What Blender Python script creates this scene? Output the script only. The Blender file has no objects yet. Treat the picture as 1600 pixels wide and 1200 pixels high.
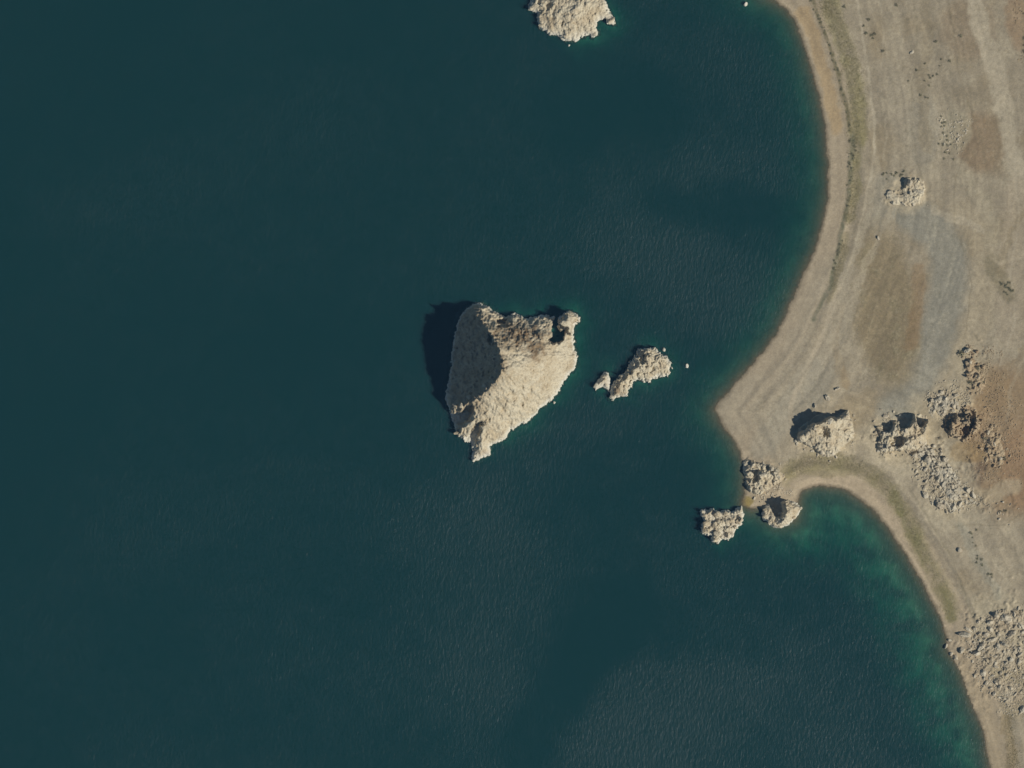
import bpy, math, random
import numpy as np

# ------------------------------------------------------------------ camera, sky, sun, exposure
S = 0.5                       # metres per photo pixel on the water
CAM_H = 4000.0
SUN_EL, SUN_NORTH = 45.0, 24.0   # elevation; shadows fall west, this many degrees towards north
scene = bpy.context.scene
cam_d = bpy.data.cameras.new("camera")
cam = bpy.data.objects.new("camera", cam_d)
scene.collection.objects.link(cam)
cam.location = (0, 0, CAM_H)
cam_d.sensor_width = 36.0
cam_d.lens = 36.0 * CAM_H / (1600 * S)
cam_d.clip_start, cam_d.clip_end = 10.0, 60000.0
scene.camera = cam
scene.render.resolution_x, scene.render.resolution_y = 1024, 768

SUN_AZ = 90 + SUN_NORTH       # compass azimuth of the sun (clockwise from +Y)
world = bpy.data.worlds.new("World"); scene.world = world
world.use_nodes = True
wn = world.node_tree.nodes; wl = world.node_tree.links
sky = wn.new("ShaderNodeTexSky"); sky.sky_type = 'NISHITA'; sky.sun_disc = False
sky.sun_elevation = math.radians(SUN_EL); sky.sun_rotation = math.radians(SUN_AZ)
sky.altitude = 1200; sky.air_density = 1.0; sky.dust_density = 1.0
wl.new(sky.outputs[0], wn["Background"].inputs[0]); wn["Background"].inputs[1].default_value = 0.05
sun_d = bpy.data.lights.new("sun", 'SUN'); sun_d.energy = 5.0; sun_d.angle = math.radians(0.5)
sun_d.color = (1.0, 0.95, 0.87)
sun = bpy.data.objects.new("sun", sun_d); scene.collection.objects.link(sun)
sun.location = (300, -150, 500)
sun.rotation_euler = (math.radians(90 - SUN_EL), 0, math.radians(180 - SUN_AZ))
vs = scene.view_settings
vs.view_transform = 'Standard'; vs.look = 'None'; vs.exposure = -0.24; vs.gamma = 1.0
scene.cycles.max_bounces = 6
scene.cycles.volume_bounces = 0
scene.cycles.transparent_max_bounces = 12
scene.cycles.use_denoising = True

rng = np.random.default_rng(7)
random.seed(7)

# ------------------------------------------------------------------ numeric helpers
def P(pts):                                   # photo pixels -> metres on the water plane
    a = np.array(pts, float)
    b = a.copy(); b[:, 0] = (a[:, 0] - 800) * S; b[:, 1] = (600 - a[:, 1]) * S
    return b
def px(x, y): return ((x - 800) * S, (600 - y) * S)
def sm(a, b, t):
    u = np.clip((t - a) / (b - a), 0, 1); return u * u * (3 - 2 * u)
def lin(c):
    c = np.array(c, float) / 255.0
    return np.where(c <= 0.04045, c / 12.92, ((c + 0.055) / 1.055) ** 2.4)
def hsh(ix, iy, seed):
    h = (ix.astype(np.int64) * 374761393 + iy.astype(np.int64) * 668265263 + seed * 1442695041) & 0x7fffffff
    h = ((h ^ (h >> 13)) * 1274126177) & 0x7fffffff
    h = ((h ^ (h >> 16)) * 668265263) & 0x7fffffff
    return ((h ^ (h >> 15)) & 0xffffff) / float(0xffffff)
def vnoise(x, y, seed=0):
    ix = np.floor(x); iy = np.floor(y); fx = x - ix; fy = y - iy
    fx = fx * fx * fx * (fx * (fx * 6 - 15) + 10); fy = fy * fy * fy * (fy * (fy * 6 - 15) + 10)
    a = hsh(ix, iy, seed); b = hsh(ix + 1, iy, seed); c = hsh(ix, iy + 1, seed); d = hsh(ix + 1, iy + 1, seed)
    return (a + (b - a) * fx) * (1 - fy) + (c + (d - c) * fx) * fy
def pnoise(x, y, seed=0):                      # gradient noise, about -1..1
    ix = np.floor(x); iy = np.floor(y); fx = x - ix; fy = y - iy
    u = fx * fx * fx * (fx * (fx * 6 - 15) + 10); v = fy * fy * fy * (fy * (fy * 6 - 15) + 10)
    def g(dx, dy):
        a = hsh(ix + dx, iy + dy, seed) * 6.2831853; return np.cos(a) * (fx - dx) + np.sin(a) * (fy - dy)
    a, b, c, d = g(0, 0), g(1, 0), g(0, 1), g(1, 1)
    return ((a + (b - a) * u) * (1 - v) + (c + (d - c) * u) * v) * 1.5
def fbm(x, y, scale, oct=4, seed=0, gain=0.5):   # about -1..1
    s = 0; amp = 1; tot = 0; f = 1 / scale; c, sn = 0.8, 0.6
    for i in range(oct):
        s = s + amp * pnoise(x * f + 17.3 * i, y * f - 9.1 * i, seed + i * 31); tot += amp
        amp *= gain; f *= 2.03; x, y = c * x - sn * y, sn * x + c * y
    return s / tot * 1.6
def worley(x, y, scale, seed=0):              # distance to nearest cell point (0..~1), and cell value
    x = x / scale; y = y / scale; ix = np.floor(x); iy = np.floor(y)
    best = np.full(np.shape(x), 9.0); val = np.zeros(np.shape(x))
    for dx in (-1, 0, 1):
        for dy in (-1, 0, 1):
            cx = ix + dx; cy = iy + dy
            d = (cx + 0.1 + 0.8 * hsh(cx, cy, seed) - x) ** 2 + (cy + 0.1 + 0.8 * hsh(cx, cy, seed + 5) - y) ** 2
            m = d < best; best = np.where(m, d, best); val = np.where(m, hsh(cx, cy, seed + 9), val)
    return np.sqrt(best), val
def line_dist(x, y, pts, vals=None, closed=False):
    best = np.full(x.shape, 1e18); out = np.zeros(x.shape)
    n = len(pts); rngs = range(n if closed else n - 1)
    for i in rngs:
        a = pts[i]; b = pts[(i + 1) % n]; dx, dy = b[0] - a[0], b[1] - a[1]
        L = dx * dx + dy * dy + 1e-9
        t = np.clip(((x - a[0]) * dx + (y - a[1]) * dy) / L, 0, 1)
        d = (x - a[0] - t * dx) ** 2 + (y - a[1] - t * dy) ** 2
        m = d < best; best = np.where(m, d, best)
        if vals is not None: out = np.where(m, vals[i] + t * (vals[(i + 1) % n] - vals[i]), out)
    return (np.sqrt(best), out) if vals is not None else np.sqrt(best)
def inside(x, y, pts):
    r = np.zeros(x.shape, bool); n = len(pts)
    for i in range(n):
        a = pts[i]; b = pts[(i + 1) % n]
        if a[1] == b[1]: continue
        c = ((a[1] > y) != (b[1] > y)) & (x < (b[0] - a[0]) * (y - a[1]) / (b[1] - a[1]) + a[0]); r ^= c
    return r
def sdist(x, y, pts):                         # positive inside
    d = line_dist(x, y, pts, closed=True); return np.where(inside(x, y, pts), d, -d)
def smooth_line(pts, n=6, closed=False):      # Catmull-Rom through the traced points
    p = np.array(pts, float); N = len(p); out = []
    for i in range(N if closed else N - 1):
        if closed: a, b, c, d = p[(i - 1) % N], p[i], p[(i + 1) % N], p[(i + 2) % N]
        else: a, b, c, d = p[max(i - 1, 0)], p[i], p[i + 1], p[min(i + 2, N - 1)]
        for k in range(n):
            t = k / n
            out.append(0.5 * (2 * b + (c - a) * t + (2 * a - 5 * b + 4 * c - d) * t * t + (3 * b - a - 3 * c + d) * t ** 3))
    if not closed: out.append(p[-1])
    return np.array(out)

# ------------------------------------------------------------------ traced plan of the shore
shore_px = [(900, -1500), (860, -700), (930, -330), (1040, -150), (1130, -60), (1185, -15), (1215, 4), (1232, 17), (1247, 42), (1260, 80), (1272, 120),
    (1282, 160), (1289, 200), (1294, 250), (1294, 295), (1290, 325), (1282, 362), (1272, 392), (1257, 425), (1242, 460),
    (1222, 505), (1202, 537), (1172, 573), (1145, 605), (1126, 626), (1118, 638), (1121, 651), (1137, 673), (1153, 701),
    (1160, 716), (1163, 739), (1163, 767), (1161, 788), (1172, 794), (1188, 795), (1197, 806), (1215, 816), (1238, 812),
    (1246, 795), (1247, 778), (1258, 765), (1279, 758), (1307, 762), (1328, 769), (1344, 780), (1363, 796), (1383, 818),
    (1403, 850), (1430, 890), (1453, 933), (1470, 967), (1480, 995), (1479, 1012), (1493, 1035), (1510, 1073), (1523, 1110),
    (1537, 1145), (1543, 1180), (1549, 1215), (1556, 1300), (1560, 1420), (1500, 1700), (1420, 2200)]
SHORE = smooth_line(P(shore_px), 3)
LAND = np.vstack([SHORE, [[500, -9000], [12000, -9000], [12000, 9000], [-200, 9000]]])

PYR_OUT = [(730, 481), (745, 474), (760, 477), (777, 489), (792, 495), (802, 490), (817, 496), (832, 496), (845, 492), (862, 496),
    (868, 500), (874, 497), (880, 490), (895, 486), (906, 500), (898, 508), (897, 540), (901, 555), (899, 575), (887, 587), (875, 605),
    (865, 622), (845, 637), (827, 657), (800, 670), (790, 685), (767, 697), (765, 710), (745, 719), (737, 715), (740, 702), (735, 694),
    (717, 682), (711, 670), (704, 652), (701, 637), (696, 622), (700, 600), (704, 580), (706, 550), (710, 525), (716, 502)]
ISLET_OUT = [(951, 612), (954, 624), (961, 625), (967, 619), (977, 620), (985, 605), (992, 595), (1007, 594), (1014, 597), (1020, 592),
    (1041, 587), (1046, 582), (1047, 561), (1037, 555), (1029, 549), (1017, 543), (1009, 546), (999, 545), (994, 556), (986, 564), (981, 575),
    (972, 585), (962, 594), (956, 602)]
KNOLL_OUT = [(929, 600), (931, 610), (940, 604), (951, 610), (954, 603), (950, 583), (944, 582), (937, 591)]
NORTH_OUT = [(830, 0), (826, 15), (840, 20), (839, 30), (842, 41), (852, 49), (860, 55), (875, 56), (880, 62), (890, 64), (905, 62),
    (912, 56), (927, 58), (936, 54), (932, 42), (937, 31), (947, 31), (950, 37), (959, 39), (961, 32), (955, 25), (950, 12), (945, 0),
    (935, -25), (890, -40), (850, -25)]
SKERRY_OUT = [(1094, 798), (1107, 795), (1128, 798), (1146, 798), (1153, 792), (1161, 795), (1160, 819), (1149, 826), (1144, 840), (1128, 844),
    (1123, 849), (1112, 847), (1111, 837), (1095, 833), (1098, 814), (1096, 805)]
HEAD_OUT = [(1191, 800), (1195, 791), (1200, 786), (1221, 782), (1242, 784), (1251, 795), (1244, 807), (1233, 819), (1221, 825), (1209, 825),
    (1198, 816), (1192, 812)]
RUBBLE_PT_OUT = [(1160, 722), (1172, 718), (1190, 724), (1205, 726), (1222, 738), (1225, 750), (1205, 762), (1188, 772), (1172, 770), (1164, 752)]
DARK_OUT = [(1246, 672), (1253, 664), (1262, 657), (1272, 650), (1284, 645), (1298, 644), (1312, 648), (1322, 640), (1328, 648), (1334, 668), (1334, 684),
    (1318, 697), (1305, 711), (1285, 713), (1272, 704), (1258, 694), (1246, 690)]
TWIN_OUT = [(1368, 668), (1376, 662), (1392, 664), (1402, 650), (1416, 646), (1432, 646), (1446, 648), (1450, 660), (1446, 676), (1448, 690), (1430, 703),
    (1404, 705), (1380, 708), (1370, 698), (1374, 685)]
BROKEN_OUT = [(1474, 664), (1482, 652), (1495, 644), (1510, 634), (1520, 634), (1528, 648), (1532, 664), (1524, 678), (1508, 690), (1494, 686), (1480, 680)]
NORTHKNOB_OUT = [(1411, 281), (1422, 278), (1436, 279), (1444, 290), (1444, 304), (1438, 318), (1424, 323), (1410, 320), (1396, 321), (1386, 312), (1384, 300), (1392, 296), (1404, 302), (1411, 296)]

def island(pts): return smooth_line(P(pts), 2, True)
ISLANDS = [island(o) for o in (PYR_OUT, ISLET_OUT, KNOLL_OUT, NORTH_OUT, SKERRY_OUT, HEAD_OUT)]

# ------------------------------------------------------------------ terrain: height and colour
RUBBLE = [(1555, 1020, 75, 95, 1.3), (1475, 748, 52, 58, 1.1), (1478, 632, 38, 26, 1.0), (1540, 700, 45, 60, 1.0), (1408, 680, 58, 42, 1.0), (1290, 685, 60, 45, 0.8),
          (1192, 745, 42, 34, 1.2), (1490, 208, 26, 40, 0.4), (1410, 300, 40, 32, 0.9), (1522, 575, 26, 50, 1.0), (1555, 795, 50, 22, 0.8), (1555, 900, 45, 60, 0.35)]
BAY_S = P([(1330, 800), (1400, 900), (1450, 1000), (1490, 1120)])
def terrain_z(x, y):
    near = (x > 60) & (x < 430) & (np.abs(y) < 420)
    sd = sdist(x, y, LAND)
    sd = sd + np.where(near, 1.3 * fbm(x, y, 10, 4, 3, .6) + 0.4 * fbm(x, y, 2.4, 2, 4), 0) * sm(60, 5, np.abs(sd))
    # land
    up = 0.085 * np.clip(sd, 0, 12) + 0.045 * np.clip(sd - 12, 0, 60) + 0.075 * np.clip(sd - 72, 0, 400) + 0.12 * np.clip(sd - 472, 0, 2500)
    rel = 0.5 * fbm(x, y, 38, 5, 11, 0.55) * sm(8, 70, sd) + 0.14 * fbm(x, y, 5, 4, 13, 0.6) * sm(4, 25, sd)
    rel = rel + 60 * np.clip(fbm(x, y, 900, 5, 15), -0.3, 2) * sm(500, 3000, sd)
    for cx, cy, rx, ry, am in RUBBLE:
        X, Y = px(cx, cy); m = (np.hypot((x - X) / (rx * S), (y - Y) / (ry * S)) < 1.5)
        if not m.any(): continue
        a, b = x[m], y[m]; q = sm(1.15, 0.4, np.hypot((a - X) / (rx * S), (b - Y) / (ry * S)) + 0.75 * fbm(a, b, 11, 4, 95))
        f, v = worley(a + 1.1 * fbm(a, b, 3, 2, 97), b + 1.1 * fbm(a, b, 3, 2, 98), 3.4, 96); f2, v2 = worley(a, b, 1.8, 99)
        rel[m] = rel[m] + q * am * (0.9 * v * v * sm(0.62, 0.38, f) + 0.35 * v2 * sm(0.6, 0.35, f2))
    berm = 0.35 * np.exp(-((sd - 17) / 2.2) ** 2) + 0.3 * np.exp(-((sd - 27) / 2.5) ** 2)
    zl = up + rel + berm
    # lake bed
    o = -sd
    south = sm(70, 20, line_dist(x, y, BAY_S))
    slope = 0.16 - 0.075 * south
    dn = 0.14 * np.clip(o, 0, 7) + slope * np.clip(o - 7, 0, 70) + 0.08 * np.clip(o - 77, 0, 600)
    zb = -dn - 0.25 * fbm(x, y, 12, 3, 21) * sm(3, 20, o)
    for i, isl in enumerate(ISLANDS):
        d = -sdist(x, y, isl)
        west = np.clip((isl[:, 0].mean() - x) / 30, 0, 1)
        sh = 2.1
        zb = np.maximum(zb, -sh - (0.30 + 0.9 * west) * np.clip(d, 0, 200) - 1.5 * west)
    zb = np.maximum(zb, -45)
    return np.where(sd >= 0, zl, zb), sd

def put(col, c, w): return col + (np.array(lin(c))[None, :] - col) * np.clip(w, 0, 1)[:, None]
def terrain_col(x, y, z, sd):
    n1 = fbm(x, y, 45, 4, 41); n2 = fbm(x, y, 14, 4, 42); n3 = fbm(x, y, 4, 3, 43)
    jx = x + 3.2 * fbm(x, y, 14, 4, 44, .6); jy = y + 3.2 * fbm(x, y, 14, 4, 45, .6)
    def band(pts, w, soft=1.3):
        w = w * 0.62   # half-width in metres
        return sm(w * soft, w * 0.6, line_dist(jx, jy, smooth_line(P(pts), 3)))
    def thin(pts, w):
        d = line_dist(x + 1.2 * fbm(x, y, 12, 2, 46), y + 1.2 * fbm(x, y, 12, 2, 47), smooth_line(P(pts), 4)); return sm(w * 1.5, w * 0.4, d)
    def blob(cx, cy, rx, ry, ang=0):
        X, Y = px(cx, cy); c, s = math.cos(math.radians(ang)), math.sin(math.radians(ang))
        dx, dy = jx - X, jy - Y
        u = (c * dx + s * dy) / (rx * S); v = (-s * dx + c * dy) / (ry * S)
        return sm(1.2, 0.75, np.sqrt(u * u + v * v))
    col = np.tile(lin((151, 141, 122)), (len(x), 1))
    col = put(col, (141, 128, 104), sm(0.0, 0.7, n1) * 0.7)
    col = put(col, (162, 152, 132), sm(0.15, 0.8, -n1 + 0.4 * n2) * 0.7)
    # eastern slopes
    col = put(col, (143, 122, 95), blob(1575, 690, 70, 120) * 0.85)
    col = put(col, (148, 120, 92), blob(1600, 730, 40, 70) * 0.55)
    col = put(col, (108, 91, 74), blob(1515, 738, 24, 26) * 0.85)
    col = put(col, (150, 128, 98), blob(1540, 610, 40, 40) * 0.6)
    col = put(col, (137, 119, 95), blob(1535, 225, 42, 50) * 0.8)
    col = put(col, (146, 124, 98), blob(1592, 20, 24, 60) * 0.7)
    col = put(col, (134, 118, 96), blob(1512, 45, 45, 50) * 0.55)
    col = put(col, (132, 120, 98), band([(1500, 150), (1560, 170), (1565, 260)], 14) * 0.4)
    col = put(col, (172, 162, 142), band([(1512, -60), (1530, 40), (1555, 110), (1568, 180), (1580, 240), (1592, 300)], 11) * 0.85)
    col = put(col, (160, 148, 128), band([(1590, 300), (1580, 420), (1575, 520)], 20) * 0.6)
    col = put(col, (166, 154, 131), band([(1500, 330), (1535, 380), (1540, 450), (1520, 520), (1490, 570)], 16) * 0.65)
    col = put(col, (120, 112, 88), band([(1545, 410), (1562, 440), (1575, 460)], 10) * 0.55)
    # blue-grey gravel flat and the brown field beside it
    col = put(col, (145, 140, 126), band([(1385, 285), (1370, 340), (1345, 400), (1325, 450), (1300, 540), (1270, 620)], 15) * 0.6)
    col = put(col, (141, 138, 126), band([(1420, 335), (1470, 370), (1482, 430), (1470, 500), (1450, 560), (1420, 610), (1400, 640)], 24) * 0.85)
    col = put(col, (136, 123, 98), blob(1382, 480, 52, 130, 8) * 0.9)
    col = put(col, (140, 118, 88), band([(1435, 420), (1432, 480), (1420, 540)], 8) * 0.6)
    col = put(col, (138, 118, 86), band([(1312, 480), (1304, 540), (1320, 600)], 7) * 0.5)
    col = put(col, (124, 116, 90), (blob(1382, 480, 52, 130, 8) * sm(0.05, 0.6, n2)) * 0.45)
    col = put(col, (148, 143, 129), blob(1440, 205, 28, 60) * 0.4)
    # rubble ground
    col = put(col, (174, 164, 142), band([(1392, 690), (1430, 700), (1465, 725), (1485, 755), (1480, 790)], 34) * (0.7 + 0.3 * n3))
    col = put(col, (172, 161, 138), band([(1440, 640), (1480, 625), (1505, 600), (1512, 560)], 22) * (0.6 + 0.3 * n3))
    col = put(col, (172, 160, 136), band([(1480, 800), (1510, 785), (1545, 775), (1585, 760)], 10) * 0.6)
    col = put(col, (174, 164, 141), blob(1556, 1010, 70, 85) * (0.65 + 0.3 * n3))
    col = put(col, (152, 140, 112), blob(1575, 1075, 45, 50) * 0.5)
    col = put(col, (170, 158, 134), blob(1410, 690, 50, 34) * 0.6)
    col = put(col, (168, 156, 132), blob(1480, 640, 40, 24) * 0.6)
    col = put(col, (166, 158, 136), blob(1492, 205, 24, 34) * 0.55)
    col = put(col, (150, 128, 92), blob(1513, 705, 30, 18) * 0.6)
    for cx, cy, rx, ry in ((1292, 690, 52, 34), (1408, 690, 56, 34), (1192, 748, 38, 34), (1412, 306, 34, 26), (1480, 640, 34, 24), (1222, 790, 34, 26)):
        col = put(col, (176, 164, 140), blob(cx, cy, rx, ry) * (0.6 + 0.35 * n3))
    for pts, w, c, k in (([(1370, 250), (1362, 310), (1348, 362), (1330, 410), (1312, 470), (1296, 530), (1275, 590)], 5, (166, 156, 136), .6),
                         ([(1392, 330), (1372, 370), (1352, 420), (1334, 470), (1318, 530), (1306, 600)], 4, (158, 148, 128), .6),
                         ([(1400, 20), (1395, 90), (1402, 160), (1408, 220), (1405, 260)], 12, (156, 147, 129), .5),
                         ([(1440, -20), (1450, 60), (1440, 140), (1448, 230)], 8, (142, 130, 106), .4),
                         ([(1500, 260), (1520, 300), (1545, 330), (1550, 380)], 9, (168, 158, 136), .5),
                         ([(1460, 330), (1500, 345), (1530, 360)], 5, (176, 166, 146), .55),
                         ([(1600, 330), (1570, 380), (1562, 430)], 5, (136, 124, 100), .5),
                         ([(1440, 840), (1480, 900), (1510, 960)], 10, (158, 148, 128), .5),
                         ([(1500, 820), (1530, 880), (1560, 930)], 6, (148, 146, 132), .45),
                         ([(1560, 830), (1580, 880), (1590, 930)], 8, (168, 156, 134), .45),
                         ([(1600, 540), (1560, 600), (1545, 640)], 4, (128, 112, 88), .4)):
        col = put(col, c, band(pts, w) * k)
    # beach
    beach = sm(26, 17, sd + 3 * n2)
    col = put(col, (160, 147, 126), beach * 0.9)
    col = put(col, (157, 147, 128), band([(1130, 640), (1200, 620), (1260, 560), (1310, 440)], 34) * 0.7)
    col = put(col, (151, 145, 130), band([(1190, 700), (1230, 640), (1270, 580)], 16) * 0.5)
    col = put(col, (165, 142, 106), band([(1255, 20), (1275, 70), (1297, 150), (1308, 200)], 9) * 0.6)
    col = put(col, (172, 157, 134), thin([(1262, 760), (1295, 749), (1330, 755), (1365, 778), (1400, 818), (1425, 860), (1447, 900), (1466, 940), (1480, 975)], 5) * 0.9)
    col = put(col, (170, 155, 130), thin([(1500, 1035), (1525, 1080), (1545, 1130), (1556, 1200), (1565, 1300)], 8) * 0.85)
    # old strand lines, tracks, green belts
    olive = (131, 124, 88)
    col = put(col, olive, band([(1290, -40), (1305, 30), (1325, 90), (1338, 150), (1340, 210)], 12) * np.clip(0.5 + 0.45 * n2, 0.1, 1))
    col = put(col, olive, band([(1338, 215), (1336, 290), (1328, 340)], 7) * np.clip(0.5 + 0.45 * n2, 0.1, 1))
    col = put(col, (131, 122, 92), band([(1322, 370), (1308, 430), (1296, 470)], 5) * 0.5)
    col = put(col, (131, 123, 90), band([(1225, 745), (1262, 722), (1310, 722), (1355, 735), (1390, 768), (1420, 815), (1440, 860), (1465, 905), (1485, 950)], 12) * np.clip(0.5 + 0.5 * n2, 0.1, 1))
    col = put(col, (118, 114, 78), band([(1395, 775), (1430, 840), (1462, 910), (1488, 965)], 7) * np.clip(0.4 + 0.5 * n2, 0.05, 1))
    col = put(col, (132, 118, 90), band([(1570, 1120), (1580, 1180), (1585, 1250)], 7) * 0.6)
    col = put(col, (140, 124, 74), blob(1166, 786, 9, 10) * 0.9)
    col = put(col, (132, 124, 92), blob(1290, 735, 40, 12) * 0.5)
    col = put(col, (96, 91, 66), thin([(1263, -20), (1275, 20), (1286, 45), (1299, 85), (1311, 120), (1321, 165), (1328, 205)], 1.7) * (0.7 + 0.5 * n3))
    col = put(col, (104, 104, 84), thin([(1331, 212), (1331, 240), (1328, 270), (1324, 320), (1318, 350), (1312, 380), (1303, 418), (1296, 446), (1284, 470), (1272, 500)], 2.0) * (0.6 + 0.5 * n3))
    col = put(col, (178, 168, 148), thin([(1336, -20), (1343, 30), (1350, 70), (1356, 115), (1364, 165), (1367, 215), (1364, 255), (1357, 290), (1346, 340), (1334, 390), (1322, 425), (1310, 450)], 1.0) * (0.6 + 0.3 * n2))
    col = put(col, (176, 164, 143), thin([(1310, 450), (1290, 510), (1268, 560), (1250, 596), (1238, 625), (1235, 660)], 2.0) * 0.6)
    col = put(col, (172, 160, 138), thin([(1545, 400), (1560, 412), (1575, 405), (1600, 400)], 1.2) * 0.5)
    col = put(col, (172, 160, 138), thin([(1600, 560), (1580, 600), (1572, 660)], 1.4) * 0.3)
    for pts, w, c, k in (([(1372, -10), (1380, 60), (1376, 130), (1384, 200), (1380, 250)], .6, (172, 162, 142), .45), ([(1425, -10), (1432, 70), (1424, 150), (1430, 240), (1440, 280)], .6, (118, 110, 88), .35),
                         ([(1480, 0), (1492, 60), (1500, 130), (1524, 190), (1540, 260), (1548, 330)], .7, (120, 110, 88), .4), ([(1600, 180), (1584, 260), (1590, 340), (1578, 420), (1584, 500), (1560, 570)], .7, (176, 166, 146), .5),
                         ([(1500, 250), (1488, 320), (1500, 380), (1516, 450), (1508, 520)], .6, (122, 112, 90), .4), ([(1400, 330), (1388, 400), (1372, 470), (1352, 540), (1340, 610)], .6, (166, 152, 126), .35),
                         ([(1420, 760), (1450, 810), (1484, 870), (1508, 930), (1520, 960)], .7, (118, 112, 90), .4), ([(1520, 800), (1536, 850), (1566, 900), (1600, 930)], .7, (178, 168, 146), .45),
                         ([(1600, 800), (1560, 822), (1524, 818), (1490, 826)], .6, (120, 110, 88), .4), ([(1560, 560), (1552, 620), (1570, 680), (1562, 760)], .6, (116, 98, 76), .4),
                         ([(1240, 600), (1262, 640), (1250, 700), (1240, 735)], .7, (172, 160, 138), .4)):
        col = put(col, c, thin(pts, w) * k * np.clip(0.8 + 0.6 * n2, 0.2, 1.3))
    # bed of the lake: brown weedy cobbles at the edge, pale sand further out
    bed = (sd < 0)
    wet = sm(0.25, 0.02, z) * 0.65
    col = put(col, (104, 95, 78), np.where(sd >= -2, wet, 0))
    col = put(col, (96, 88, 70), np.where(bed, 0.95, 0))
    col = put(col, (152, 148, 120), np.where(bed, sm(-0.9, -1.9, z) * np.clip(0.55 + 0.8 * n2, 0, 1) * (0.30 + 0.7 * np.maximum(sm(80, 40, line_dist(x, y, BAY_S)), sm(125, 95, x))), 0))
    # faint stripes left by the falling lake, then grain
    wob = sd + 3 * fbm(x, y, 30, 3, 48)
    st = (vnoise(wob / 2.2, y / 70, 49) - 0.5) * 0.22 + (vnoise(wob / 6.0, y / 120, 50) - 0.5) * 0.18
    col = col * (1 + np.where(sd > 2, st * sm(190, 90, sd), 0))[:, None]
    n4 = fbm(x, y, 2.2, 2, 51); n5 = fbm(x, y, 8, 3, 52)
    col = put(col, (112, 106, 84), np.where(sd > 20, sm(0.2, 1.0, n4 + 0.6 * n5) * 0.26, 0))
    col = put(col, (182, 172, 150), np.where(sd > 14, sm(0.35, 1.0, -n4 + 0.6 * n2) * 0.22, 0))
    col = col * (1 + 0.11 * n3 + 0.08 * n2 + 0.09 * (rng.random(len(x)) - 0.5))[:, None]
    return np.clip(col * np.array([1.065, 1.04, 0.965])[None, :], 0.01, 0.9)

# ------------------------------------------------------------------ materials
def new_mat(name):
    m = bpy.data.materials.new(name); m.use_nodes = True
    nt = m.node_tree; b = nt.nodes["Principled BSDF"]
    b.inputs["Roughness"].default_value = 0.95
    b.inputs["Specular IOR Level"].default_value = 0.15
    return m, nt, b
def noise_node(nt, scale, detail=4, rough=0.6, coord=None):
    n = nt.nodes.new("ShaderNodeTexNoise"); n.inputs["Scale"].default_value = scale
    n.inputs["Detail"].default_value = detail; n.inputs["Roughness"].default_value = rough
    if coord: nt.links.new(coord, n.inputs["Vector"])
    return n
def ramp(nt, fac, stops):
    r = nt.nodes.new("ShaderNodeValToRGB"); e = r.color_ramp.elements
    while len(e) < len(stops): e.new(0.5)
    for k, (p, c) in enumerate(stops):
        e[k].position = p; e[k].color = (*c, 1) if len(c) == 3 else c
    nt.links.new(fac, r.inputs[0]); return r
def mixc(nt, mode, fac, a, b):
    n = nt.nodes.new("ShaderNodeMix"); n.data_type = 'RGBA'; n.blend_type = mode
    for sock, v in ((n.inputs[0], fac), (n.inputs[6], a), (n.inputs[7], b)):
        if isinstance(v, (int, float)): sock.default_value = v
        elif isinstance(v, tuple): sock.default_value = (*v, 1) if len(v) == 3 else v
        else: nt.links.new(v, sock)
    return n.outputs[2]
def bump(nt, b, h, strength, dist):
    n = nt.nodes.new("ShaderNodeBump"); n.inputs["Strength"].default_value = strength
    n.inputs["Distance"].default_value = dist
    nt.links.new(h, n.inputs["Height"]); nt.links.new(n.outputs[0], b.inputs["Normal"])

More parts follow.
